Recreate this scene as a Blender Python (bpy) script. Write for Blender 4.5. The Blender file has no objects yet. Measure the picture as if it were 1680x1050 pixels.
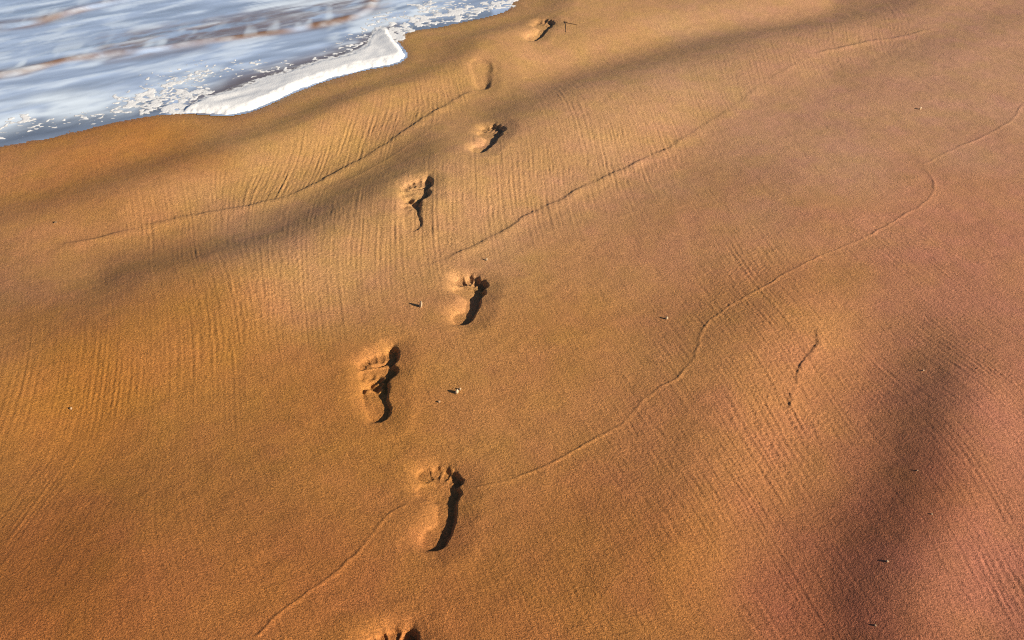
import bpy, math
import numpy as np

# ------------------------------------------------------------------ camera
CAM_H, PITCH, FPX = 1.535, math.radians(33.7), 1604.0      # metres, down-tilt, focal length for a 1680 px wide frame
scene = bpy.context.scene
cam_data = bpy.data.cameras.new('camera')
cam_data.sensor_width = 36.0
cam_data.lens = 36.0 * FPX / 1680.0
cam_data.clip_start, cam_data.clip_end = 0.05, 2000.0
cam = bpy.data.objects.new('camera', cam_data)
scene.collection.objects.link(cam)
cam.location = (0, 0, CAM_H)
cam.rotation_euler = (math.radians(90) - PITCH, 0, 0)
scene.camera = cam

# ------------------------------------------------------------------ light
SUN_EL = math.radians(23.0)
SUN_H = np.array([0.90, -0.436]); SUN_H /= np.linalg.norm(SUN_H)       # horizontal direction towards the sun
world = bpy.data.worlds.new('World'); scene.world = world
world.use_nodes = True
wn = world.node_tree
bg = wn.nodes['Background']
sky = wn.nodes.new('ShaderNodeTexSky')
sky.sky_type = 'NISHITA'; sky.sun_disc = False
sky.sun_elevation = SUN_EL
sky.sun_rotation = math.atan2(SUN_H[0], SUN_H[1])
sky.air_density = 0.65; sky.dust_density = 0.3; sky.ozone_density = 1.0
wn.links.new(sky.outputs[0], bg.inputs[0])
bg.inputs[1].default_value = 0.05
sun_data = bpy.data.lights.new('sun', 'SUN')
sun_data.energy = 5.0; sun_data.angle = math.radians(0.6); sun_data.color = (1.0, 0.84, 0.63)
sun = bpy.data.objects.new('sun', sun_data); scene.collection.objects.link(sun)
ce = math.cos(SUN_EL)
sd3 = (SUN_H[0] * ce, SUN_H[1] * ce, math.sin(SUN_EL))
from mathutils import Vector
sun.rotation_euler = Vector(sd3).to_track_quat('Z', 'Y').to_euler()
sun.location = (6, -3, 5)
vs = scene.view_settings
vs.view_transform = 'Standard'; vs.look = 'None'; vs.gamma = 1.0; vs.exposure = 0.73
vs.use_curve_mapping = False
scene.cycles.use_denoising = False          # keep the grain of the sand
scene.cycles.filter_width = 1.1
scene.cycles.diffuse_bounces = 1

# ------------------------------------------------------------------ helpers
K = CAM_H / math.cos(PITCH)
HOR = 525 - FPX * math.tan(PITCH)                # image row of the horizon
def ground(px, py):
    """a spot of the photograph -> X, Y on level ground"""
    px = np.asarray(px, float); py = np.asarray(py, float)
    v = py - HOR
    X = (px - 840) * K / v
    Y = CAM_H / np.tan(PITCH + np.arctan((py - 525) / FPX))
    return X, Y
def image(X, Y):
    """ground -> spot of the photograph (used only to author landforms measured from it)"""
    Yc = np.maximum(Y, 0.45)
    py = 525 + FPX * np.tan(np.arctan2(CAM_H, Yc) - PITCH)
    px = 840 + X * (py - HOR) / K
    return px, py
def smooth(e0, e1, x):
    t = np.clip((x - e0) / (e1 - e0), 0, 1)
    return t * t * (3 - 2 * t)
_lat = {}
def noise(x, y, scale, seed):
    """smooth value noise, about -1..1, feature size = scale metres"""
    if seed not in _lat:
        _lat[seed] = np.random.default_rng(seed).uniform(-1, 1, (256, 256)).astype(np.float32)
    t = _lat[seed]
    gx, gy = x / scale + 37.3, y / scale + 91.7
    ix, iy = np.floor(gx).astype(np.int64), np.floor(gy).astype(np.int64)
    fx, fy = gx - ix, gy - iy
    fx = fx * fx * (3 - 2 * fx); fy = fy * fy * (3 - 2 * fy)
    a, b = ix & 255, iy & 255; a1, b1 = (a + 1) & 255, (b + 1) & 255
    return (t[a, b] * (1 - fx) + t[a1, b] * fx) * (1 - fy) + (t[a, b1] * (1 - fx) + t[a1, b1] * fx) * fy
def fbm(x, y, scale, seed, octaves=3):
    s, amp, out = scale, 1.0, 0
    for o in range(octaves):
        out = out + amp * noise(x, y, s, seed + o); s *= 0.5; amp *= 0.55
    return out
def seg_dist(x, y, pts, sign=False):
    """distance (and side) from points to a polyline, plus the arc fraction"""
    best = np.full(x.shape, 1e9); side = np.zeros(x.shape); frac = np.zeros(x.shape)
    n = len(pts) - 1
    for i in range(n):
        ax, ay = pts[i]; bx, by = pts[i + 1]
        dx, dy = bx - ax, by - ay; L2 = dx * dx + dy * dy + 1e-12
        t = np.clip(((x - ax) * dx + (y - ay) * dy) / L2, 0, 1)
        ex, ey = x - (ax + t * dx), y - (ay + t * dy)
        d = np.hypot(ex, ey)
        m = d < best
        best = np.where(m, d, best)
        frac = np.where(m, (i + t) / n, frac)
        if sign:
            side = np.where(m, np.sign(dx * ey - dy * ex), side)
    return best, side, frac
def spline(pts, sub=6):
    """Catmull-Rom through the points"""
    p = np.array(pts, float); p = np.vstack([2 * p[0] - p[1], p, 2 * p[-1] - p[-2]])
    out = []
    for i in range(1, len(p) - 2):
        for t in np.linspace(0, 1, sub, endpoint=False):
            a, b, c, d = p[i - 1], p[i], p[i + 1], p[i + 2]
            out.append(0.5 * (2 * b + (c - a) * t + (2 * a - 5 * b + 4 * c - d) * t * t + (3 * b - a - 3 * c + d) * t ** 3))
    out.append(p[-2])
    return np.array(out)
def gpts(pts, sub=6):
    q = spline(pts, sub)
    X, Y = ground(q[:, 0], q[:, 1])
    return np.stack([X, Y], 1)
def inside(x, y, poly):
    r = np.zeros(x.shape, bool); n = len(poly); j = n - 1
    for i in range(n):
        xi, yi = poly[i]; xj, yj = poly[j]
        c = ((yi > y) != (yj > y)) & (x < (xj - xi) * (y - yi) / (yj - yi + 1e-12) + xi)
        r ^= c; j = i
    return r

# ---- world raster for broad landforms and for the fine drainage streaks
RX0, RX1, RY0, RY1 = -3.75, 3.75, 0.75, 6.45
def sample(raster, x, y, cell):
    gx = np.clip((x - RX0) / cell, 0, raster.shape[1] - 1.001); gy = np.clip((y - RY0) / cell, 0, raster.shape[0] - 1.001)
    ix, iy = gx.astype(np.int64), gy.astype(np.int64); fx, fy = gx - ix, gy - iy
    return (raster[iy, ix] * (1 - fx) + raster[iy, ix + 1] * fx) * (1 - fy) + (raster[iy + 1, ix] * (1 - fx) + raster[iy + 1, ix + 1] * fx) * fy

# ------------------------------------------------------------------ broad undulations of the beach
# each stroke: where a slope lies (spots of the photograph), half-width, tilt towards (+) or away from (-) the low sun
STROKES = [
 ([(-80,372),(0,352),(150,315),(300,262),(420,215),(550,170),(640,140),(740,95),(850,35),(900,0)], 20, -.085),
 ([(200,462),(300,440),(400,418),(500,380),(560,338),(640,292),(690,266)], 33, -.140),
 ([(820,200),(870,182),(950,140),(1050,105),(1150,75),(1280,45),(1400,20),(1500,-5)], 25, -.105),
 ([(1380,120),(1480,95),(1600,55),(1700,20)], 22, -.05),
 ([(1060,335),(1150,290),(1260,300)], 42, -.035),
 ([(1080,590),(1130,525),(1180,470)], 38, -.035),
 ([(1150,600),(1230,520),(1290,480)], 30, -.03),
 ([(1525,640),(1505,700),(1490,780),(1455,860),(1422,930),(1412,1010),(1420,1110)], 60, -.135),
 ([(1120,720),(1040,820),(960,940)], 70, -.03),
 ([(-40,940),(120,950)], 75, -.06),
 ([(180,800),(420,790)], 60, -.04),
 ([(-40,480),(40,520),(140,520)], 45, -.06),
 ([(60,270),(200,235),(320,200)], 16, .05),
 ([(230,352),(400,282),(520,237),(620,187),(700,152),(770,110),(860,70)], 20, .095),
 ([(430,520),(520,462),(600,412),(700,380),(800,335),(900,290),(1000,250),(1080,205)], 42, .075),
 ([(860,112),(1000,70),(1100,42),(1200,20),(1350,-5)], 15, .105),
 ([(1130,170),(1300,120),(1420,75)], 25, .04),
 ([(1345,560),(1290,640),(1240,740),(1200,850),(1160,960)], 52, .075),
 ([(1640,700),(1620,800),(1600,900),(1560,1010)], 55, .07),
 ([(40,650),(200,620),(330,600)], 42, .06),
 ([(50,700),(130,740)], 35, .04),
]
CB = 0.012
bx = np.arange(RX0, RX1 + CB, CB); by = np.arange(RY0, RY1 + CB, CB)
BX, BY = np.meshgrid(bx, by)
bpx, bpy_ = image(BX, BY)
G = np.zeros(BX.shape)
for pts, w, a in STROKES:
    d, _, fr = seg_dist(bpx, bpy_, spline(pts, 3))
    G += a * (2.05 if a < 0 else 2.1) * np.exp(-(d / w) ** 2 / 2)
G += 0.012 * fbm(BX, BY, 0.35, 11)
G -= G.mean()
ky = np.fft.fftfreq(G.shape[0] * 2, CB) * 2 * math.pi; kx = np.fft.fftfreq(G.shape[1] * 2, CB) * 2 * math.pi
KX, KY = np.meshgrid(kx, ky)
sk = KX * SUN_H[0] + KY * SUN_H[1]
Gp = np.zeros((G.shape[0] * 2, G.shape[1] * 2)); Gp[:G.shape[0], :G.shape[1]] = G
# a slope that faces the sun falls away towards it: grad h . sun = -G
H = np.fft.ifft2(np.fft.fft2(-Gp) * np.conj(1j * sk) / (sk ** 2 + 0.05 * (KX ** 2 + KY ** 2) + 0.6)).real
BROAD = H[:G.shape[0], :G.shape[1]]
BROAD -= BROAD.mean()

# ------------------------------------------------------------------ drainage streaks combed into the sand by the backwash
DIRS = [  # spot, direction in the photograph
 (500,470,.05,1),(350,480,.35,1),(150,650,-.25,1),(60,840,-.7,1),(600,420,-.1,1),(750,340,.0,1),(900,290,.1,1),(960,190,.5,1),
 (1000,250,.3,1),(1200,120,.25,1),(1400,60,.1,1),(480,290,-.55,1),(600,215,-.5,1),(250,330,.2,1),(880,90,.8,1),(720,130,.3,1),
 (1100,600,.7,1),(1250,560,.75,1),(1300,680,.6,1),(1200,800,.75,1),(1500,500,1.,.85),(1620,640,1.,.9),(1600,850,.6,1),(1650,950,.6,1),
 (1400,850,.6,1),(1100,950,.6,1),(900,800,.6,1),(900,550,.5,1),(600,800,.4,1),(400,900,.5,1),(1300,250,.7,1),(1500,250,.8,.8),
 (450,180,.9,.7),(300,200,.8,.8),(100,500,.1,1),(900,20,.6,1),(1180,400,.6,1)]
CF = 0.0028
fx_ = np.arange(RX0, RX1 + CF, CF); fy_ = np.arange(RY0, RY1 + CF, CF)
# direction field on a coarse raster
FXc, FYc = BX, BY
U = np.zeros(BX.shape); V = np.zeros(BX.shape)
for (px, py, dx, dy) in DIRS:
    x0, y0 = ground(px, py); x1, y1 = ground(px + dx, py + dy)
    e = np.array([x1 - x0, y1 - y0]); e /= np.linalg.norm(e)
    w = 1.0 / ((BX - x0) ** 2 + (BY - y0) ** 2 + 0.01) ** 1.5
    U += w * e[0]; V += w * e[1]
n_ = np.hypot(U, V) + 1e-9; U /= n_; V /= n_
rng = np.random.default_rng(5)
white = rng.standard_normal((len(fy_), len(fx_))).astype(np.float32)
FX, FY = np.meshgrid(fx_.astype(np.float32), fy_.astype(np.float32))
def lic(src, steps, h):
    acc = src.copy()
    for s in (1, -1):
        x, y = FX.copy(), FY.copy()
        for i in range(steps):
            ci = np.clip(((x - RX0) / CB + .5).astype(np.int32), 0, U.shape[1] - 1)
            cj = np.clip(((y - RY0) / CB + .5).astype(np.int32), 0, U.shape[0] - 1)
            x += s * h * U[cj, ci]; y += s * h * V[cj, ci]
            gi = np.clip(((x - RX0) / CF + .5).astype(np.int32), 0, src.shape[1] - 1)
            gj = np.clip(((y - RY0) / CF + .5).astype(np.int32), 0, src.shape[0] - 1)
            acc += src[gj, gi]
    return acc / math.sqrt(2 * steps + 1)
def blur(a, n=1):
    for _ in range(n):
        a = (np.roll(a, 1, 0) + 2 * a + np.roll(a, -1, 0)) / 4
        a = (np.roll(a, 1, 1) + 2 * a + np.roll(a, -1, 1)) / 4
    return a
LONG = lic(lic(blur(white, 1), 5, .0040), 5, .034); LONG /= LONG.std()
SHORT = lic(blur(np.roll(white, (311, 177), (0, 1)), 1), 6, .0040); SHORT /= SHORT.std()
STREAK = LONG + .5 * SHORT * (1 + .8 * noise(FX, FY, .11, 18)); STREAK -= blur(STREAK, 5)
STREAK /= STREAK.std()
STREAK = STREAK.astype(np.float32)
# where the streaks are deep
STREAKY = [
 ([(430,500),(520,450),(620,410)], 60, 1.0),([(620,410),(800,340),(950,280),(1080,210)], 45, 1.15),([(1080,210),(1250,120),(1460,55)], 28, .9),
 ([(250,370),(420,310),(540,260),(640,205),(740,150)], 22, 1.3),([(880,100),(960,80),(1080,50)], 14, .8),([(940,190),(1010,240)], 30, 1.1),
 ([(1230,480),(1290,560),(1280,680),(1220,800)], 60, 1.0),([(1560,560),(1640,680)], 60, .6),([(1100,640),(1060,760),(1120,900)], 80, .5),([(1420,560),(1400,680)], 50, .5),([(900,950),(1050,1000)], 70, .4),([(1300,900),(1260,1020)], 60, .5),([(1600,760),(1650,960)], 55, .7),
 ([(60,650),(250,600),(420,540)], 50, .65),([(40,840),(90,760)], 30, .6),([(320,430),(380,480)], 20, .6),([(1420,420),(1560,480)], 50, .5),
 ([(450,150),(560,170)], 25, .5)]

# ------------------------------------------------------------------ shoreline
WATERLINE = [(-700,330),(-300,282),(-120,256),(0,238),(60,229),(120,216),(180,201),(240,190),(300,184),(345,187),(385,187),(425,176),(480,151),(540,129),
             (600,113),(640,106),(658,99),(664,90),(657,79),(649,66),(668,52),(720,43),(760,34),(800,26),(830,15),(840,0),(870,-30),(930,-75),(1010,-120),(1120,-165)]
wl = gpts(WATERLINE, 4)
d0 = wl[0] - wl[6]; d0 /= np.linalg.norm(d0); d1 = wl[-1] - wl[-10]; d1 /= np.linalg.norm(d1)
wl = np.vstack([wl[0] + d0 * 300, wl[0] + d0 * 20, wl, wl[-1] + d1 * 20, wl[-1] + d1 * 300])
def shore(x, y):
    """signed distance to the waterline, + on the sand"""
    d, s, _ = seg_dist(x, y, wl, True)
    return -d * s          # the polyline runs left to right, the sea lies on its far (left-hand) side

# ------------------------------------------------------------------ wave-left ridges
RIDGES = [  # spots, ridge height, sunny flank width, shaded flank width, label
 ([(60,406),(120,402),(180,391),(240,375),(300,358),(360,347),(420,336),(470,322),(510,304),(560,276),(600,257),(640,236),(680,213),(720,186),(760,160),(790,146)], .0056, .035, .010),
 ([(690,456),(740,431),(770,416),(800,400),(830,385),(860,364),(890,349),(920,335),(950,315),(980,300),(1010,284),(1040,270),(1070,256),(1105,242),(1130,226)], .0046, .03, .008),
 ([(1330,98),(1370,89),(1400,82),(1430,74),(1470,68),(1500,62),(1545,50)], .0048, .02, .008),
 ([(420,1062),(455,1030),(490,1000),(525,972),(560,945),(585,922),(603,900),(620,875),(640,850),(656,841),(668,835)], .0017, .005, .0035),
 ([(775,808),(815,799),(850,789),(885,775),(920,760),(955,741),(990,722),(1020,704),(1036,690),(1050,672),(1070,656),(1092,645),(1112,632),(1128,616),(1140,597),(1145,572),(1152,550),(1168,532),(1200,510),(1240,487),(1290,458),(1340,431),(1400,405),(1440,386),(1480,362),(1510,345),(1526,328),(1530,312),(1524,294),(1512,280)], .0018, .005, .0035),
 ([(1512,278),(1540,262),(1570,248),(1600,235),(1630,221),(1655,205),(1672,186),(1690,160)], .0016, .006, .005),
 ([(1307,640),(1308,620),(1314,604),(1328,590),(1338,572),(1341,550)], .0027, .022, .0035),
 ([(1292,680),(1297,668),(1296,655)], .002, .012, .003),
 ([(1100,243),(1150,214),(1200,182),(1260,140),(1330,100)], .0018, .03, .010),
 ([(800,150),(810,128),(806,108)], .001, .01, .006),
 ([(520,316),(600,283),(680,240),(720,212)], .0012, .01, .006),
]
ridge_pts = [gpts(r[0], 4) for r in RIDGES]

# ------------------------------------------------------------------ footprints
# toe end, heel end (spots), +1 right foot / -1 left foot, depth, dish, shallow heel, label
FEET = [
 dict(toe=(722,766), heel=(713,908), m=+1, depth=.0165, dish=.0060, heelk=1.0, seed=21, toek=.13, ridge=.12, bar=.18,
      label='large crisp bare right footprint with five rounded toes, nearest whole print to the viewer'),
 dict(toe=(623,584), heel=(621,697), m=-1, depth=.0205, dish=.0075, heelk=.70, seed=22, churn=1.4, toek=.10, ridge=.10, bar=.14, big=1.45, arch=(.035,.43,.125,.30),
      label='deep left footprint with pointed big toe and crumbled middle, left of the paired shell chips'),
 dict(toe=(774,455), heel=(757,541), m=+1, depth=.0260, dish=.0115, heelk=.72, seed=23, toek=.22, ridge=.18, bar=.22, halo=.13,
      label='right footprint with strong dark shadow along its outer edge, beside the dark shell shard'),
 dict(toe=(687,314), heel=(676,393), m=-1, depth=.0180, dish=.0085, heelk=.46, seed=24, churn=1.2, toek=.20, big=1.3, arch=(.04,.43,.115,.30),
      label='left footprint with deep toes and faint shallow heel, on the rippled sand'),
 dict(toe=(812,214), heel=(783,269), m=+1, depth=.0190, dish=.0085, heelk=.9, seed=25, toek=.22, ridge=.16, bar=.22, halo=.12,
      label='right footprint with toe holes in deep shadow, below the faint washed print'),
 dict(toe=(788,103), heel=(792,148), m=-1, depth=.0095, dish=.0050, heelk=1.5, seed=26, worn=True,
      label='faint washed out footprint at the upper end of a sand ridge'),
 dict(toe=(897,38), heel=(870,72), m=+1, depth=.0170, dish=.0100, heelk=1.1, seed=27, toek=.25, ridge=.14, bar=.25,
      label='farthest footprint, up by the water edge with a thin twig to its right'),
 dict(toe=(642,1036), heel=(634,1248), m=-1, depth=.0190, dish=.0085, heelk=1.0, seed=28, toek=.2, ridge=.2,
      label='footprint cut off by the bottom of the picture, only its toes showing'),
]
# local shape: x outward (away from the other foot), y from heel 0 to toe tip 1, in foot lengths
TOES = [(-.120,.880,.074,.090),(-.020,.922,.054,.068),(.058,.900,.048,.060),(.118,.858,.044,.054),(.160,.800,.042,.050)]
def smin(a, b, k):
    h = np.clip(.5 + .5 * (b - a) / k, 0, 1)
    return b * (1 - h) + a * h - k * h * (1 - h)
def ell(x, y, cx, cy, rx, ry, rot=0.0):
    c, s = math.cos(rot), math.sin(rot)
    u, w = c * (x - cx) + s * (y - cy), -s * (x - cx) + c * (y - cy)
    r = np.sqrt((u / rx) ** 2 + (w / ry) ** 2) + 1e-6
    g = np.sqrt((u / rx ** 2) ** 2 + (w / ry ** 2) ** 2) + 1e-6
    return np.where(r < .3, (r - 1) * min(rx, ry), r * (r - 1) / g)
for f in FEET:
    tx, ty = ground(*f['toe']); hx, hy = ground(*f['heel'])
    f['o'] = np.array([hx, hy]); a = np.array([tx - hx, ty - hy]); f['L'] = float(np.linalg.norm(a)); f['a'] = a / f['L']
    f['r'] = np.array([f['a'][1], -f['a'][0]]) * f['m']
    print('foot', f['label'][:30], 'L=%.3f' % f['L'], 'at', f['o'])
def foot_field(f, x, y):
    """height change and part code of one print; 0 outside, 1 heel, 2 arch, 3 ball, 4.. toes, 9 rim"""
    L = f['L']; big = f.get('big', 1.0); seed = f['seed']; worn = f.get('worn', False)
    wob = .006 * noise(x, y, .030, seed + 40) + .003 * noise(x, y, .010, seed + 60) + .0025 * noise(x, y, .005, seed + 65)
    bend = f.get('bend', 0.0)
    def sdf(x, y):
        rx, ry = x - f['o'][0], y - f['o'][1]
        lx = (rx * f['r'][0] + ry * f['r'][1]) / .268 + wob; ly = (rx * f['a'][0] + ry * f['a'][1]) / L + .6 * wob
        lx = lx - bend * (ly - .4) ** 2
        heel = ell(lx, ly, -.005, .135, .108, .140)
        arch = ell(lx, ly, *f.get('arch', (.072, .44, .082, .28)), .02)
        ball = ell(lx, ly, .004, .670, .185, .115, -.22)
        sole = smin(smin(heel, arch, .07), ball, .06)
        toes = [ell(lx, ly, *(t if k else (t[0], t[1] + .09 * (big - 1), t[2], t[3] * big))) for k, t in enumerate(TOES)]
        tu = toes[0]
        for t in toes[1:]: tu = smin(tu, t, .035)
        hull = smin(smin(sole, tu, .05), ell(lx, ly, .020, .825, .170, .072, -.40), .03)
        if worn:
            hull = sole = smin(ell(lx, ly, .0, .36, .125, .33), ell(lx, ly, .01, .72, .165, .21), .12)
        return lx, ly, heel, arch, ball, sole, toes, hull
    lx, ly, heel, arch, ball, sole, toes, hull = sdf(x, y)
    e = .003
    gx = sdf(x + e, y)[-1] - hull; gy = sdf(x, y + e)[-1] - hull
    gn = np.hypot(gx, gy) + 1e-9
    face = (gx * SUN_H[0] + gy * SUN_H[1]) / gn          # + on the side nearer the sun
    soft = smooth(.45, -.25, face) if not worn else smooth(.6, -.1, face)
    ts = np.sort(np.stack(toes), 0); t1, t2 = ts[0], ts[1]
    D = f['depth']; kh = f['heelk']
    lvl = kh + (1 - kh) * smooth(.15, .55, ly)
    # floor: pressed deeper towards the sunward side
    ax = (x - f['o'][0] - f['a'][0] * ly * L) * SUN_H[0] + (y - f['o'][1] - f['a'][1] * ly * L) * SUN_H[1]
    floor = D * lvl * (.88 + f.get('tilt', 4.0) * np.clip(ax, -.06, .06))
    w = .06 if worn else .013
    h0 = np.maximum(hull, 0)
    cliff = .32 * np.exp(-(h0 / f.get('halo', .095)) ** 1.5) + .68 * smooth(w, -w, hull)
    slump = np.clip(1 - h0 / (.135 + .022 * noise(x, y, .03, seed + 75)), 0, 1) ** 2.0
    slump = .78 * slump + .22 * smooth(.008, -.008, hull)       # a low crisp step where the sole stopped
    z = -floor * (cliff * (1 - soft) + slump * soft)
    z += .0012 * np.exp(-((hull - .20) / .07) ** 2) * (1 + .6 * noise(x, y, .03, seed + 70)) * (1 - .5 * soft)
    ins = smooth(.012, -.012, hull)
    # toe pads, ball and heel
    z -= D * .10 * smooth(.02, -.03, ball) + D * kh * .10 * smooth(.02, -.03, heel)
    if not worn:
        tk = f.get('toek', .2)
        toezone = smooth(-.015, .02, sole) * smooth(.05, .0, t1)
        z -= D * tk * smooth(.012, -.022, t1) * toezone
        z += D * f.get('ridge', .13) * np.exp(-((t2 - t1) / .014) ** 2) * toezone * ins
        z += D * f.get('bar', .16) * np.exp(-((ly - (.792 - .06 * np.abs(lx) - .30 * lx)) / .013) ** 2) * ins
    z += ins * (.0006 * noise(x, y, .014, seed + 80) + .0004 * noise(x, y, .005, seed + 90))
    c = f.get('churn', 0)
    if c:
        lump = fbm(x, y, .018, seed + 100, 2)
        mid = np.exp(-((ly - .54) / .13) ** 2) * smooth(.03, -.04, sole)
        z += c * mid * (.0075 * lump - .005)
        slit = np.exp(-((ly - (.815 - .28 * lx)) / .016) ** 2) * smooth(-.10, -.04, lx) * ins * (noise(x, y, .02, seed + 110) > -.45)
        z -= c * .007 * slit
    code = np.zeros(x.shape, np.int16)
    code[hull < .045] = 9
    pr = sole < .012
    code[pr & (ly < .27)] = 1; code[pr & (ly >= .27) & (ly < .53)] = 2; code[pr & (ly >= .53)] = 3
    tid = np.full(x.shape, -1)
    if not worn:
        tt = np.argmin(np.stack(toes), 0)
        m = (t1 < .012) & ((t1 < sole) | ~pr)
        code[m] = 4
        tid = np.where(m, tt, -1)
    return z, code, tid

# ------------------------------------------------------------------ height of the sand anywhere
def sand_height(x, y, detail=True):
    s = shore(x, y)
    px, py = image(x, y)
    inb = smooth(0, .8, x - RX0) * smooth(0, .8, RX1 - x) * smooth(0, .25, y - RY0 - .05) * smooth(0, .8, RY1 - y)
    broad = sample(BROAD, x, y, CB) * inb + (1 - inb) * .03 * fbm(x, y, 1.3, 15)
    land = smooth(.03, .40, s)
    z = broad * (0.12 + .88 * land) * (s > 0) + broad * .12 * (s <= 0)
    base = np.where(s > 0, .05 * np.minimum(s, .35) + .012 * np.clip(s - .35, 0, 60), np.maximum(.022 * s + .04 * np.minimum(s + 1.2, 0), -1.6))
    z = z + base - .012 * np.clip(s - .35, 0, 3.4)
    if detail is not False:
        amp = np.full(x.shape, .22)
        for pts, w, a in STREAKY:
            d, _, _ = seg_dist(px, py, np.array(pts, float))
            amp = np.maximum(amp, a * np.exp(-(d / (1.3 * w)) ** 2 / 2))
        # coarser rill texture combined with patchy strength
        z += detail * inb * amp * (1 + .30 * noise(x, y, .16, 17)) * .00058 * sample(STREAK, x, y, CF)
        z += detail * .0007 * fbm(x, y, .05, 31, 3)
    for r, g in zip(RIDGES, ridge_pts):
        h, ws, wd = r[1:4]
        lo, hi = g.min(0) - .15, g.max(0) + .15
        m = (x > lo[0]) & (x < hi[0]) & (y > lo[1]) & (y < hi[1])
        if not m.any(): continue
        xm, ym = x[m], y[m]
        jig = .0040 * noise(xm, ym, .03, 51) + .0016 * noise(xm, ym, .009, 52) * (h > .003)
        d, sd_, fr = seg_dist(xm, ym, g, True)
        q = d * sd_ + jig                       # + on the far / left-hand side of the run of the line
        prof = np.where(q < 0, np.exp(-(q / ws) ** 2), np.exp(-(q / wd) ** 2))
        fe = .10 if h > .003 else .015
        fade = smooth(0, fe, fr) * smooth(1, 1 - fe, fr)
        z[m] += h * prof * fade * (.75 + .5 * noise(xm, ym, .06, 53))
    return z, s

# ------------------------------------------------------------------ materials
def mat(name):
    m = bpy.data.materials.new(name); m.use_nodes = True
    nt = m.node_tree; nt.nodes.clear()
    return m, nt, nt.nodes.new, nt.links.new
def sand_material():
    m, nt, N, Lk = mat('damp_sand')
    out = N('ShaderNodeOutputMaterial'); p = N('ShaderNodeBsdfPrincipled'); Lk(p.outputs[0], out.inputs[0])
    geo = N('ShaderNodeNewGeometry')
    tint = N('ShaderNodeAttribute'); tint.attribute_name = 'sand_tint'
    wet = N('ShaderNodeAttribute'); wet.attribute_name = 'wet'
    def nz(scale, det, rough):
        n = N('ShaderNodeTexNoise'); n.inputs['Scale'].default_value = scale; n.inputs['Detail'].default_value = det; n.inputs['Roughness'].default_value = rough
        Lk(geo.outputs['Position'], n.inputs['Vector']); return n
    g1, g2, g3 = nz(420, 2, .8), nz(190, 2, .65), nz(26, 3, .6)
    # grain colour: light quartz and darker grains
    def mr(src, a, b, lo, hi):
        r = N('ShaderNodeMapRange'); r.inputs[1].default_value = a; r.inputs[2].default_value = b; r.inputs[3].default_value = lo; r.inputs[4].default_value = hi
        Lk(src, r.inputs[0]); return r.outputs[0]
    def mul(a, b):
        q = N('ShaderNodeMath'); q.operation = 'MULTIPLY'; Lk(a, q.inputs[0]); Lk(b, q.inputs[1]); return q.outputs[0]
    k = mul(mul(mr(g1.outputs[0], .3, .7, .36, 1.64), mr(g2.outputs[0], .3, .7, .78, 1.22)), mr(g3.outputs[0], .25, .75, .93, 1.07))
    dk = mr(wet.outputs['Fac'], 0, 1, 1.0, .72)
    k = mul(k, dk)
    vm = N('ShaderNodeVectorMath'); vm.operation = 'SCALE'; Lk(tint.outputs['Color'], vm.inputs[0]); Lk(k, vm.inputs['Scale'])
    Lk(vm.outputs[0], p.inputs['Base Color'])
    Lk(mr(wet.outputs['Fac'], 0, 1, .82, .38), p.inputs['Roughness'])
    p.inputs['Specular IOR Level'].default_value = .25
    # grain relief
    b1 = N('ShaderNodeBump'); b1.inputs['Strength'].default_value = 1.0; b1.inputs['Distance'].default_value = .0011
    b2 = N('ShaderNodeBump'); b2.inputs['Strength'].default_value = 1.0; b2.inputs['Distance'].default_value = .0016
    Lk(g1.outputs[0], b1.inputs['Height']); Lk(g2.outputs[0], b2.inputs['Height'])
    Lk(b2.outputs[0], b1.inputs['Normal']); Lk(b1.outputs[0], p.inputs['Normal'])
    return m
M_SAND = sand_material()

# ------------------------------------------------------------------ the sand sheet
def grid_axes(py0, py1, pstep, px0, px1, cstep, far=True, near=True):
    """rows (Y, lateral scale) and columns: cells as large as they need to be, growing towards the horizon"""
    pys = np.arange(py0, py1, pstep)
    _, Yr = ground(np.zeros_like(pys), pys); Sr = K / (pys - HOR)
    rows_Y, rows_S = Yr[::-1], Sr[::-1]                       # near -> far
    if far:
        n = 60; g = (400.0 / rows_Y[-1]) ** (np.arange(1, n + 1) / n)
        e = rows_Y[-1] * g; rows_S = np.append(rows_S, rows_S[-1] * e / rows_Y[-1]); rows_Y = np.append(rows_Y, e)
    if near:
        e = rows_Y[0] - np.concatenate([np.geomspace(.01, 1.5, 24), np.geomspace(2, 250, 24)])
        rows_Y = np.append(e[::-1], rows_Y); rows_S = np.append(np.full(len(e), rows_S[0]), rows_S)
    c = np.arange(px0, px1, cstep) - 840.0
    g1 = np.cumsum(cstep * 1.045 ** np.arange(1, 71))
    gl = np.concatenate([g1, g1[-1] + np.geomspace(60, 90000, 36)])
    cols = np.concatenate([(c[0] - gl)[::-1], c, c[-1] + gl])
    return rows_Y, rows_S, cols
rows_Y, rows_S, cols = grid_axes(-130, 1120, 1.55, -150, 1830, 1.85)
NR, NC = len(rows_Y), len(cols)
X = (rows_S[:, None] * cols[None, :]).ravel(); Y = np.repeat(rows_Y, NC)
cell = (rows_S[:, None] * np.gradient(cols)[None, :]).ravel()
Z, SH = sand_height(X, Y, smooth(.045, .012, cell))
vcode = np.zeros(len(X), np.int32)         # 0 sand; 1000*(foot+1)+part*10+toe ; 100+i ridge
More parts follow.
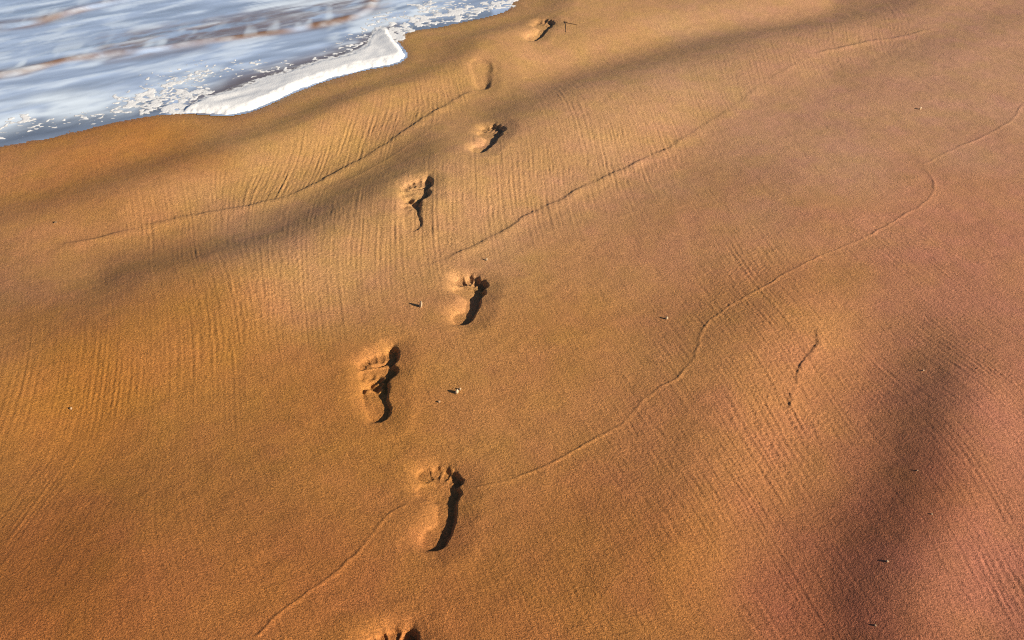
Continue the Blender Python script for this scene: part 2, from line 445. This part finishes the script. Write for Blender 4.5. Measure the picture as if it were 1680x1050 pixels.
for i, f in enumerate(FEET):
    c = f['o'] + f['a'] * f['L'] * .5
    m = np.hypot(X - c[0], Y - c[1]) < .30
    z, code, tid = foot_field(f, X[m], Y[m])
    Z[m] += z
    f['z0'] = float(sand_height(np.array([c[0]]), np.array([c[1]]), False)[0][0])
    sub = vcode[m]
    sub = np.where(code > 0, 1000 * (i + 1) + code * 10 + np.where(tid >= 0, tid, 0), sub)
    vcode[m] = sub
for i, g in enumerate(ridge_pts[:8]):
    lo, hi = g.min(0) - .05, g.max(0) + .05
    m = np.where((X > lo[0]) & (X < hi[0]) & (Y > lo[1]) & (Y < hi[1]) & (vcode == 0))[0]
    d, _, _ = seg_dist(X[m], Y[m], g)
    wd = .010 if RIDGES[i][1] < .0025 else .016
    vcode[m[d < wd]] = 100 + i

# colour of the dry-ish sand, with some shade painted into the lower-right hollow: golden near the path, pinker (garnet-rich) to the right, orange to the left
PX, PY = image(X, Y)
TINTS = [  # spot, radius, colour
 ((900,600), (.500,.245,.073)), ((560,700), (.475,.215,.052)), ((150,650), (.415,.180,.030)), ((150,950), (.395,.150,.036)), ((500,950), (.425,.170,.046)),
 ((1550,450), (.505,.232,.128)), ((1650,700), (.465,.205,.115)), ((1600,950), (.43,.18,.10)), ((1420,850), (.37,.138,.066)), ((1380,1000), (.38,.135,.066)), ((1250,760), (.50,.230,.088)),  # dark hollow: redder sand, with part of its slope shade put into the colour
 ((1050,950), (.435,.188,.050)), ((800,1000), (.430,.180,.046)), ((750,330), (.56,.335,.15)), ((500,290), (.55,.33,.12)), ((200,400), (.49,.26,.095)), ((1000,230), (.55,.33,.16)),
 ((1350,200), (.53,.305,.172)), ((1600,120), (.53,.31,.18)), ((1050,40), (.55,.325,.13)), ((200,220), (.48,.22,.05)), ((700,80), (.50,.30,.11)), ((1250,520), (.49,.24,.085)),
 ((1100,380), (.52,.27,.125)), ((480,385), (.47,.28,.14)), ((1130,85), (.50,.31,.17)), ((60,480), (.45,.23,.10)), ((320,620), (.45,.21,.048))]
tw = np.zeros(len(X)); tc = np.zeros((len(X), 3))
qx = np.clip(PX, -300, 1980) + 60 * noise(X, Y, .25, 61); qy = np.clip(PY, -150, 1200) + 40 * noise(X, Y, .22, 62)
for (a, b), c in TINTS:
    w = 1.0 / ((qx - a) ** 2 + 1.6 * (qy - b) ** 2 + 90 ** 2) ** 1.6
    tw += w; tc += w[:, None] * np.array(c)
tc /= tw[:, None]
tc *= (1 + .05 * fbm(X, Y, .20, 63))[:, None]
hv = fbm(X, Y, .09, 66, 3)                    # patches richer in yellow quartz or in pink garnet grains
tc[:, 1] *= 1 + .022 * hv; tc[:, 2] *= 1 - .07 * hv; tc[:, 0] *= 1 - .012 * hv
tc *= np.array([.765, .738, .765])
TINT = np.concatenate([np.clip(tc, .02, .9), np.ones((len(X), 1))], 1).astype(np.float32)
wet = smooth(.10 + .05 * noise(X, Y, .3, 64), .0, SH).astype(np.float32)
del tw, tc, qx, qy, PX, PY

P = np.stack([X, Y, Z], 1).astype(np.float32)
# smooth normals of the whole sheet, shared by all the pieces cut from it
Pg = P.reshape(NR, NC, 3)
du = np.empty_like(Pg); dv = np.empty_like(Pg)
du[:, 1:-1] = Pg[:, 2:] - Pg[:, :-2]; du[:, 0] = Pg[:, 1] - Pg[:, 0]; du[:, -1] = Pg[:, -1] - Pg[:, -2]
dv[1:-1] = Pg[2:] - Pg[:-2]; dv[0] = Pg[1] - Pg[0]; dv[-1] = Pg[-1] - Pg[-2]
NRM = np.cross(du, dv).reshape(-1, 3); NRM /= np.linalg.norm(NRM, axis=1)[:, None] + 1e-20
idx = np.arange(NR * NC).reshape(NR, NC)
QUADS = np.stack([idx[:-1, :-1], idx[:-1, 1:], idx[1:, 1:], idx[1:, :-1]], -1).reshape(-1, 4)
fcode = vcode[QUADS].max(1)
# a face belongs to a foot only if all its corners do
allc = (vcode[QUADS] // 1000 > 0).all(1)
fcode = np.where((fcode >= 1000) & ~allc, 0, fcode)

def link(o, parent=None):
    scene.collection.objects.link(o)
    if parent is not None:
        o.parent = parent
    return o
def mesh_from(name, verts, quads, material, attrs=None, normals=None, smooth_shade=True):
    me = bpy.data.meshes.new(name)
    nv, nf = len(verts), len(quads); k = quads.shape[1]
    me.vertices.add(nv); me.loops.add(nf * k); me.polygons.add(nf)
    me.vertices.foreach_set('co', np.ascontiguousarray(verts, np.float32).ravel())
    me.loops.foreach_set('vertex_index', np.ascontiguousarray(quads, np.int32).ravel())
    me.polygons.foreach_set('loop_start', np.arange(0, nf * k, k, dtype=np.int32))
    me.update(calc_edges=True)
    me.polygons.foreach_set('use_smooth', np.full(nf, smooth_shade))
    for nm, (typ, arr) in (attrs or {}).items():
        at = me.attributes.new(nm, typ, 'POINT')
        at.data.foreach_set({'FLOAT': 'value', 'FLOAT_COLOR': 'color', 'FLOAT_VECTOR': 'vector'}[typ], np.ascontiguousarray(arr, np.float32).ravel())
    if normals is not None:
        at = me.attributes.new('custom_normal', 'FLOAT_VECTOR', 'POINT')
        at.data.foreach_set('vector', np.ascontiguousarray(normals, np.float32).ravel())
    me.materials.append(material)
    me.update()
    return me
def cut(name, faces, origin, parent=None):
    """one object from some faces of the sand sheet"""
    q = QUADS[faces]
    used, inv = np.unique(q, return_inverse=True)
    v = P[used] - np.array(origin, np.float32)
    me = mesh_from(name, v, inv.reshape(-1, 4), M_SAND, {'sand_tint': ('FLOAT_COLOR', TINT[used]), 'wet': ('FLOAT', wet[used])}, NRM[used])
    return link(bpy.data.objects.new(name, me), parent)
def tag(o, label=None, category=None, group=None, kind=None):
    if label: o['label'] = label
    if category: o['category'] = category
    if group: o['group'] = group
    if kind: o['kind'] = kind
    return o

sand = cut('sand', np.where(fcode == 0)[0], (0, 0, 0))
tag(sand, 'golden to pinkish damp beach sand combed by the backwash', 'sand', kind='structure')
for i in range(8):
    fs = np.where(fcode == 100 + i)[0]
    if len(fs): cut('swash_ridge', fs, (0, 0, 0), sand)
PARTS = {1: 'heel_hollow', 2: 'arch_hollow', 3: 'ball_hollow', 4: 'toe_hollow', 9: 'rim'}
for i, f in enumerate(FEET):
    c = f['o'] + f['a'] * f['L'] * .5
    org = (float(c[0]), float(c[1]), f['z0'])
    root = link(bpy.data.objects.new('footprint', None)); root.location = org; root.empty_display_size = .1
    tag(root, f['label'], 'footprint', 'bare footprints in a line towards the water')
    fo = fcode - 1000 * (i + 1)
    for code, nm in PARTS.items():
        for t in range(5 if code == 4 else 1):
            fs = np.where(fo == code * 10 + t)[0] if code == 4 else np.where((fo >= code * 10) & (fo < code * 10 + 10))[0]
            if len(fs) > 3: cut(nm, fs, org, root)

# ------------------------------------------------------------------ the sea
def water_material():
    m, nt, N, Lk = mat('shallow_sea_water')
    out = N('ShaderNodeOutputMaterial')
    geo = N('ShaderNodeNewGeometry')
    milk = N('ShaderNodeAttribute'); milk.attribute_name = 'milk'
    froth = N('ShaderNodeAttribute'); froth.attribute_name = 'froth'
    tr = N('ShaderNodeBsdfTransparent'); tr.inputs[0].default_value = (.95, .90, .86, 1)
    df = N('ShaderNodeBsdfDiffuse'); df.inputs[0].default_value = (.44, .59, .88, 1)
    sed = N('ShaderNodeAttribute'); sed.attribute_name = 'sediment'
    mc = N('ShaderNodeMix'); mc.data_type = 'RGBA'; mc.inputs[6].default_value = (.44, .59, .88, 1); mc.inputs[7].default_value = (.40, .21, .10, 1)
    Lk(sed.outputs['Fac'], mc.inputs[0]); Lk(mc.outputs[2], df.inputs[0])
    fr = N('ShaderNodeBsdfDiffuse'); fr.inputs[0].default_value = (.66, .80, .98, 1)
    gl = N('ShaderNodeBsdfGlossy'); gl.inputs['Roughness'].default_value = .12
    fn = N('ShaderNodeFresnel'); fn.inputs[0].default_value = 1.34
    n = N('ShaderNodeTexNoise'); n.inputs['Scale'].default_value = 38; n.inputs['Detail'].default_value = 3
    Lk(geo.outputs['Position'], n.inputs['Vector'])
    b = N('ShaderNodeBump'); b.inputs['Strength'].default_value = .5; b.inputs['Distance'].default_value = .004
    Lk(n.outputs[0], b.inputs['Height'])
    for q in (gl, fn): Lk(b.outputs[0], q.inputs['Normal'])
    m1 = N('ShaderNodeMixShader'); Lk(milk.outputs['Fac'], m1.inputs[0]); Lk(tr.outputs[0], m1.inputs[1]); Lk(df.outputs[0], m1.inputs[2])
    m2 = N('ShaderNodeMixShader'); Lk(fn.outputs[0], m2.inputs[0]); Lk(m1.outputs[0], m2.inputs[1]); Lk(gl.outputs[0], m2.inputs[2])
    m3 = N('ShaderNodeMixShader'); Lk(froth.outputs['Fac'], m3.inputs[0]); Lk(m2.outputs[0], m3.inputs[1]); Lk(fr.outputs[0], m3.inputs[2])
    Lk(m3.outputs[0], out.inputs[0])
    return m
M_WATER = water_material()
WAVES = [  # foot line of each little breaking front, height, length of its back
 ([(-500,190),(-200,152),(0,128),(60,116),(120,103),(190,92),(250,86),(330,75),(420,64),(500,50),(560,38),(610,18),(640,-20),(680,-80)], .013, .30),
 ([(-500,100),(-200,72),(0,49),(60,40),(110,27),(170,11),(230,1),(300,-15),(380,-45),(450,-90)], .014, .35),
 ([(-500,20),(-200,0),(0,-25),(120,-45),(240,-80),(330,-120)], .025, .4)]
wave_pts = [gpts(w[0], 4) for w in WAVES]
def water_fields(x, y):
    s = shore(x, y); px, py = image(x, y)
    z = np.zeros(x.shape); milk = np.full(x.shape, .80); sedi = np.zeros(x.shape); clear = np.zeros(x.shape); froth = np.zeros(x.shape)
    # surface streaming across: soft stretched streaks along the shore
    c, sn = math.cos(.62), math.sin(.62)
    a = x * c + y * sn; b = -x * sn + y * c
    st = fbm(a * .35, b * 1.6, .10, 201, 3); st2 = fbm(a * .5 + b * .5, b * 1.2 - a * .4, .09, 211, 3)
    for (pts, h, back), g in zip(WAVES, wave_pts):
        d, sd_, fr = seg_dist(x, y, g, True); q = d * sd_ + .015 * noise(x, y, .2, 221)     # + seaward
        z += h * np.where(q < 0, 0, smooth(0, .045, q) * np.exp(-np.maximum(q - .045, 0) / back))
        kw = .046 + .022 * noise(x, y, .17, 223)
        k = np.exp(-((q - .035) / kw) ** 2) * smooth(-1.0, .25, fbm(a * .7, b * 1.5, .16, 224, 2)) * 1.1
        ends = smooth(0, .12, fr) * smooth(1, .86, fr); k = k * ends
        clear = np.maximum(clear, k); sedi = np.maximum(sedi, np.clip(k * .85, 0, 1))
        # froth tumbling down the front in torn wisps
        wis = smooth(-.1, .9, fbm(a * 1.2 - b * .6, b * .45, .09, 231, 2))
        froth = np.maximum(froth, .60 * ends * wis * smooth(-.01, .10, q) * smooth(.45, .10, q))
    z *= smooth(-.05, -.35, s)
    milk += .20 * st
    # shallow clear margin behind the foam lip
    d, _, _ = seg_dist(px, py, np.array([(330,172),(400,140),(470,122),(540,103),(600,78),(640,55)], float))
    k = .95 * smooth(32, 4, d); clear = np.maximum(clear, k); sedi = np.maximum(sedi, .55 * k)
    d, _, _ = seg_dist(px, py, np.array([(-60,240),(0,228),(60,214),(130,203),(200,190),(260,180)], float))
    clear = np.maximum(clear, .55 * smooth(26, 10, d))
    d, _, _ = seg_dist(px, py, np.array([(680,48),(740,38),(800,22)], float))
    clear = np.maximum(clear, .5 * smooth(12, 4, d))
    # brown water of the long second trough
    d, _, _ = seg_dist(px, py, np.array([(180,80),(300,62),(420,40),(520,20),(620,0)], float))
    k = .75 * smooth(34, 4, d) * smooth(-.7, .5, st2 + .2); clear = np.maximum(clear, k); sedi = np.maximum(sedi, .8 * k)
    milk = np.clip(milk * (1 - clear) + .55 * sedi, 0, 1)
    # sheets of old froth
    d, _, _ = seg_dist(px, py, np.array([(-100,215),(0,195),(60,180),(140,172),(210,165)], float))
    froth = np.maximum(froth, smooth(38, 4, d) * (.75 + .5 * st2))
    d, _, _ = seg_dist(px, py, np.array([(-100,120),(60,65),(200,50)], float))
    froth = np.maximum(froth, .45 * smooth(45, 5, d) * smooth(-.3, .7, st2))
    d, _, _ = seg_dist(px, py, np.array([(420,15),(540,0),(640,-15)], float))
    froth = np.maximum(froth, .8 * smooth(34, 5, d) * smooth(-.8, .5, st))
    d, _, _ = seg_dist(px, py, np.array([(150,165),(230,150),(300,140),(350,120)], float))
    froth = np.maximum(froth, .7 * smooth(34, 5, d) * smooth(-.6, .6, st2))
    d, _, _ = seg_dist(px, py, np.array([(560,60),(620,40),(680,15),(720,0)], float))
    froth = np.maximum(froth, .8 * smooth(34, 5, d) * smooth(-.6, .6, st2))
    froth = np.maximum(froth, .55 * smooth(-.1, 1.0, .6 * st + .5 * st2) * (s < -.08))
    froth = np.clip(froth, 0, .92) * smooth(.0, -.03, s)
    z += .0016 * st * smooth(-.02, -.2, s)
    return z, milk, froth, s, np.clip(sedi, 0, 1)
wY, wS, wC = grid_axes(-130, 330, 1.8, -260, 900, 2.2, near=False)
ny = 20
wX2 = (wS[:, None] * wC[None, :]); wY2 = np.repeat(wY[:, None], len(wC), 1)
wz, wm, wf, ws, wsed = water_fields(wX2.ravel(), wY2.ravel())
wi = np.arange(wX2.size).reshape(wX2.shape)
wq = np.stack([wi[:-1, :-1], wi[:-1, 1:], wi[1:, 1:], wi[1:, :-1]], -1).reshape(-1, 4)
wq = wq[(ws[wq].min(1) < .01)]
used, inv = np.unique(wq, return_inverse=True)
wv = np.stack([wX2.ravel(), wY2.ravel(), wz + .0008], 1)[used]
me = mesh_from('sea_water', wv, inv.reshape(-1, 4), M_WATER, {'milk': ('FLOAT', wm[used]), 'froth': ('FLOAT', wf[used]), 'sediment': ('FLOAT', wsed[used])})
sea = link(bpy.data.objects.new('sea_water', me))
tag(sea, 'shallow milky blue sea water washing up on the sand', 'sea', kind='structure')

# ------------------------------------------------------------------ foam
def foam_material():
    m, nt, N, Lk = mat('sea_foam')
    out = N('ShaderNodeOutputMaterial'); p = N('ShaderNodeBsdfPrincipled')
    p.inputs['Base Color'].default_value = (.80, .84, .89, 1); p.inputs['Roughness'].default_value = .5
    geo = N('ShaderNodeNewGeometry')
    v = N('ShaderNodeTexVoronoi'); v.inputs['Scale'].default_value = 120; Lk(geo.outputs['Position'], v.inputs['Vector'])
    b = N('ShaderNodeBump'); b.inputs['Strength'].default_value = .35; b.inputs['Distance'].default_value = .0015; b.invert = True
    Lk(v.outputs['Distance'], b.inputs['Height']); Lk(b.outputs[0], p.inputs['Normal'])
    # thin froth is an open lace of bubbles: it lets the water show through
    th = N('ShaderNodeAttribute'); th.attribute_name = 'thick'
    n = N('ShaderNodeTexNoise'); n.inputs['Scale'].default_value = 70; n.inputs['Detail'].default_value = 3; Lk(geo.outputs['Position'], n.inputs['Vector'])
    def ma(op, a, bq):
        q = N('ShaderNodeMath'); q.operation = op
        for i, vv in enumerate((a, bq)):
            if isinstance(vv, (int, float)): q.inputs[i].default_value = vv
            else: Lk(vv, q.inputs[i])
        return q.outputs[0]
    k = ma('MULTIPLY', th.outputs['Fac'], 330.0)                                  # 3 mm -> 1
    k = ma('SUBTRACT', k, ma('MULTIPLY', ma('SUBTRACT', .75, v.outputs['Distance']), .55))
    k = ma('ADD', k, ma('MULTIPLY', ma('SUBTRACT', n.outputs[0], .5), 1.4))
    r = N('ShaderNodeMapRange'); r.interpolation_type = 'SMOOTHSTEP'; r.inputs[1].default_value = -.25; r.inputs[2].default_value = .75; Lk(k, r.inputs[0])
    tr = N('ShaderNodeBsdfTransparent'); mx = N('ShaderNodeMixShader')
    Lk(r.outputs[0], mx.inputs[0]); Lk(tr.outputs[0], mx.inputs[1]); Lk(p.outputs[0], mx.inputs[2]); Lk(mx.outputs[0], out.inputs[0])
    return m
M_FOAM = foam_material()
LIP_BACK = [(296,184),(312,171),(345,155),(390,140),(440,123),(500,104),(550,91),(588,79),(602,66),(612,50),(632,44),(649,66)]
def foam_thickness(x, y):
    """thickness of the foam lying on sand and water"""
    px, py = image(x, y)
    i0 = next(i for i, p in enumerate(WATERLINE) if p == (300,184)); i1 = next(i for i, p in enumerate(WATERLINE) if p == (649,66))
    front = spline(WATERLINE[i0:i1 + 1], 6); backl = spline(LIP_BACK, 6)
    poly = np.vstack([front, backl[::-1]])
    wob = 3.0 * noise(x, y, .03, 301) + 1.5 * noise(x, y, .012, 302)
    ins = inside(px, py, poly)
    d, _, _ = seg_dist(px, py, poly)
    ds = np.where(ins, d, -d) + wob * .5
    df, _, _ = seg_dist(px, py, front)
    t = .020 * np.sqrt(np.clip(ds / 9, 0, 1)) * (.34 + .66 * smooth(40, 3, df)) * (1 + .10 * fbm(x, y, .06, 303, 2))
    db, _, _ = seg_dist(px, py, backl)
    t = t * (.10 + .90 * smooth(0, 7, db + 4 * noise(x, y, .025, 304)))
    t = np.where(ds < 0, -1, t)
    # patchy foam rafts with holes
    rafts = [([(195,172),(240,160),(290,158),(340,150)], 13, .30), ([(235,180),(270,175),(305,178)], 8, .45), ([(640,50),(680,38),(720,28),(780,18),(832,2)], 9, .35),
             ([(620,40),(660,28),(700,10)], 14, -.12), ([(640,58),(655,60)], 8, .5), ([(0,205),(40,195)], 8, .15), ([(780,16),(838,0),(850,-20)], 9, .40), ([(280,140),(330,125)], 18, -.22)]
    fl = .60 * noise(x, y, .034, 311) + .50 * noise(x, y, .015, 312) + .30 * noise(x, y, .008, 313)
    r = np.full(x.shape, -2.0)
    for pts, w, bias in rafts:
        d, _, _ = seg_dist(px, py, np.array(pts, float))
        r = np.maximum(r, bias + .5 * (1 - (d / w) ** 2) + 1.15 * fl - .38)
    # scattered flecks
    fleck = np.full(x.shape, -2.0)
    for pts, w, bias in [([(0,222),(60,205),(130,195),(200,186)], 12, -.60), ([(250,135),(330,120),(420,110)], 24, -.72), ([(420,130),(470,110)], 14, -.65),
                         ([(560,90),(600,60),(640,30)], 24, -.62), ([(700,15),(760,5)], 12, -.6), ([(520,100),(560,80)], 14, -.7)]:
        d, _, _ = seg_dist(px, py, np.array(pts, float))
        fleck = np.maximum(fleck, bias + .35 * np.clip(1 - (d / w) ** 2, -3, 1) + .78 * noise(x * .75, y * 1.1, .012, 321) + .32 * noise(x, y, .03, 322))
    t2 = np.where(r > 0, .0042 * np.clip(r / .50, 0, 1), -1)
    t3 = np.where(fleck > 0, .0030 * np.clip(fleck / .22, 0, 1), -1)
    return np.maximum(np.maximum(t, t2), t3)
fY, fS, fC = grid_axes(-60, 245, 1.2, -120, 870, 1.4, far=False, near=False)
fC = fC[106:-106]
fX2 = (fS[:, None] * fC[None, :]).ravel(); fY2 = np.repeat(fY, len(fC))
th = foam_thickness(fX2, fY2)
fi = np.arange(fX2.size).reshape(len(fY), len(fC))
fq = np.stack([fi[:-1, :-1], fi[:-1, 1:], fi[1:, 1:], fi[1:, :-1]], -1).reshape(-1, 4)
fq = fq[(th[fq] > 0).any(1)]
used, inv = np.unique(fq, return_inverse=True)
ux, uy = fX2[used], fY2[used]
sz, ss = sand_height(ux, uy, False); wz_ = water_fields(ux, uy)[0]
tv = th[used]
fz = np.maximum(sz, wz_) + .0010 + np.where(tv > .0045, tv - .0032, np.where(tv > 0, .3 * tv, -.0015))
me = mesh_from('sea_foam', np.stack([ux, uy, fz], 1), inv.reshape(-1, 4), M_FOAM, {'thick': ('FLOAT', np.maximum(th[used], 0))})
foam = link(bpy.data.objects.new('sea_foam', me))
tag(foam, 'white foam lip and broken froth along the water edge', 'foam', kind='stuff')

# ------------------------------------------------------------------ small finds on the sand
def small_material(name, col, rough=.6):
    m, nt, N, Lk = mat(name)
    out = N('ShaderNodeOutputMaterial'); p = N('ShaderNodeBsdfPrincipled'); Lk(p.outputs[0], out.inputs[0])
    geo = N('ShaderNodeNewGeometry'); n = N('ShaderNodeTexNoise'); n.inputs['Scale'].default_value = 260; Lk(geo.outputs['Position'], n.inputs['Vector'])
    cr = N('ShaderNodeValToRGB'); cr.color_ramp.elements[0].position = .35; cr.color_ramp.elements[1].position = .7
    cr.color_ramp.elements[0].color = (*[c * .6 for c in col], 1); cr.color_ramp.elements[1].color = (*col, 1)
    Lk(n.outputs[0], cr.inputs[0]); Lk(cr.outputs[0], p.inputs['Base Color']); p.inputs['Roughness'].default_value = rough
    return m
M_SHELL = small_material('shell_shard', (.62, .47, .30), .5)
M_PEB = small_material('pebble', (.42, .29, .18), .7)
M_TWIG = small_material('twig', (.20, .12, .06), .8)
import bmesh
def lump(name, size, flat, seed, material):
    """an angular chip: a displaced, facetted little stone"""
    bm = bmesh.new(); bmesh.ops.create_icosphere(bm, subdivisions=2, radius=1.0)
    r = np.random.default_rng(seed)
    axes = r.normal(size=(7, 3)); axes /= np.linalg.norm(axes, axis=1)[:, None]; offs = r.uniform(.62, .92, 7)
    for v in bm.verts:
        p = np.array(v.co)
        for a, o in zip(axes, offs):
            dd = p @ a - o
            if dd > 0: p = p - a * dd
        v.co = (p[0] * size * flat[0], p[1] * size * flat[1], p[2] * size * flat[2])
    me = bpy.data.meshes.new(name); bm.to_mesh(me); bm.free()
    me.materials.append(material)
    return me
def sand_z(x, y):
    return float(sand_height(np.array([x]), np.array([y]), True)[0][0])
FINDS = [  # name, spot, size, proportions, yaw, sink, material, seed, label, category
 ('shell_shard', (691,516), .0085, (.55,.95,1.55), .3, .45, M_SHELL, 1, 'upright pale shell shard casting a long pointed shadow, left of a right footprint', 'shell'),
 ('shell_shard', (750,655), .0065, (.7,.9,1.2), .2, .4, M_SHELL, 2, 'larger of two pale shell chips on open sand right of the churned footprint', 'shell'),
 ('shell_shard', (755,650), .0042, (.7,.9,1.0), .9, .4, M_SHELL, 3, 'smaller shell chip touching the larger one right of the churned footprint', 'shell'),
 ('pebble', (721,669), .0035, (1,.9,.9), .4, .35, M_PEB, 4, 'tiny pebble below left of the pair of shell chips', 'pebble'),
 ('shell_shard', (798,433), .0055, (.6,.9,1.1), .5, .4, M_SHELL, 5, 'small shell chip just above the toes of the deeply shadowed right footprint', 'shell'),
 ('shell_shard', (1093,531), .0052, (.8,.9,1.1), .1, .4, M_SHELL, 6, 'bright shell chip left of the bend in the long thin sand ridge', 'shell'),
 ('shell_shard', (1508,185), .0068, (.9,.7,1.1), .4, .4, M_SHELL, 7, 'shell chip alone on the sand near the upper right corner', 'shell'),
 ('pebble', (1450,939), .0038, (1,.9,.6), .2, .35, M_PEB, 8, 'small pebble in the dark hollow near the bottom right', 'pebble'),
 ('pebble', (1512,617), .0034, (1,.9,.6), .6, .3, M_PEB, 9, 'pale pebble in the loose crumbs at the head of the dark hollow', 'pebble'),
 ('pebble', (1500,789), .0026, (1,.8,.6), .6, .3, M_PEB, 10, 'tiny pebble on the upper right side of the dark hollow', 'pebble'),
 ('pebble', (1521,866), .0026, (.9,.9,.6), .1, .3, M_PEB, 11, 'tiny pebble on the lower right side of the dark hollow', 'pebble'),
 ('pebble', (1432,1040), .0028, (.9,.9,.6), .1, .3, M_PEB, 12, 'tiny pebble in the dark hollow at the bottom edge of the picture', 'pebble'),
 ('pebble', (117,672), .0040, (.9,.9,.9), .1, .3, M_PEB, 13, 'tiny pale pebble alone on the orange sand at the left', 'pebble'),
 ('pebble', (93,371), .0055, (1.,.9,.7), .1, .3, M_TWIG, 14, 'small dark pebble on the grey sand near the left edge', 'pebble'),
]
for nm, (px, py), size, prop, yaw, sink, mt, seed, lab, cat_ in FINDS:
    x, y = map(float, ground(px, py)); z = sand_z(x, y)
    zz = z + size * prop[2] * (1 - sink)
    # the ray to that spot meets the raised ground a little nearer
    o = link(bpy.data.objects.new(nm, lump(nm, size, prop, seed, mt)))
    o.location = (x, y, zz - size * .1); o.rotation_euler = (.15, .2, yaw)
    tag(o, lab, cat_, 'shell chips and pebbles scattered on the sand')
# thin forked twig beside the farthest print
bm = bmesh.new()
def stick(bm, pts, r0, r1):
    rings = []
    for i, p in enumerate(pts):
        r = r0 + (r1 - r0) * i / (len(pts) - 1)
        q = pts[min(i + 1, len(pts) - 1)] - pts[max(i - 1, 0)]; q.normalize()
        s_ = q.cross(Vector((0, 0, 1))).normalized(); u_ = s_.cross(q)
        rings.append([bm.verts.new(p + (s_ * math.cos(a) + u_ * math.sin(a)) * r) for a in np.linspace(0, 2 * math.pi, 6, endpoint=False)])
    for a, b in zip(rings[:-1], rings[1:]):
        for k in range(6): bm.faces.new((a[k], a[(k + 1) % 6], b[(k + 1) % 6], b[k]))
    bm.faces.new(rings[0][::-1]); bm.faces.new(rings[-1])
def gp(px, py, up):
    x, y = map(float, ground(px, py)); return Vector((x, y, sand_z(x, y) + up))
stick(bm, [gp(926,45,.003), gp(932,47,.003), gp(939,48,.003), gp(947,49,.002)], .0016, .0010)
stick(bm, [gp(927,44,.003), gp(928,50,.002), gp(928,60,.001)], .0014, .0008)
me = bpy.data.meshes.new('twig'); bm.to_mesh(me); bm.free(); me.materials.append(M_TWIG)
tw = link(bpy.data.objects.new('twig', me)); tag(tw, 'thin dark forked twig lying right of the farthest footprint', 'twig')
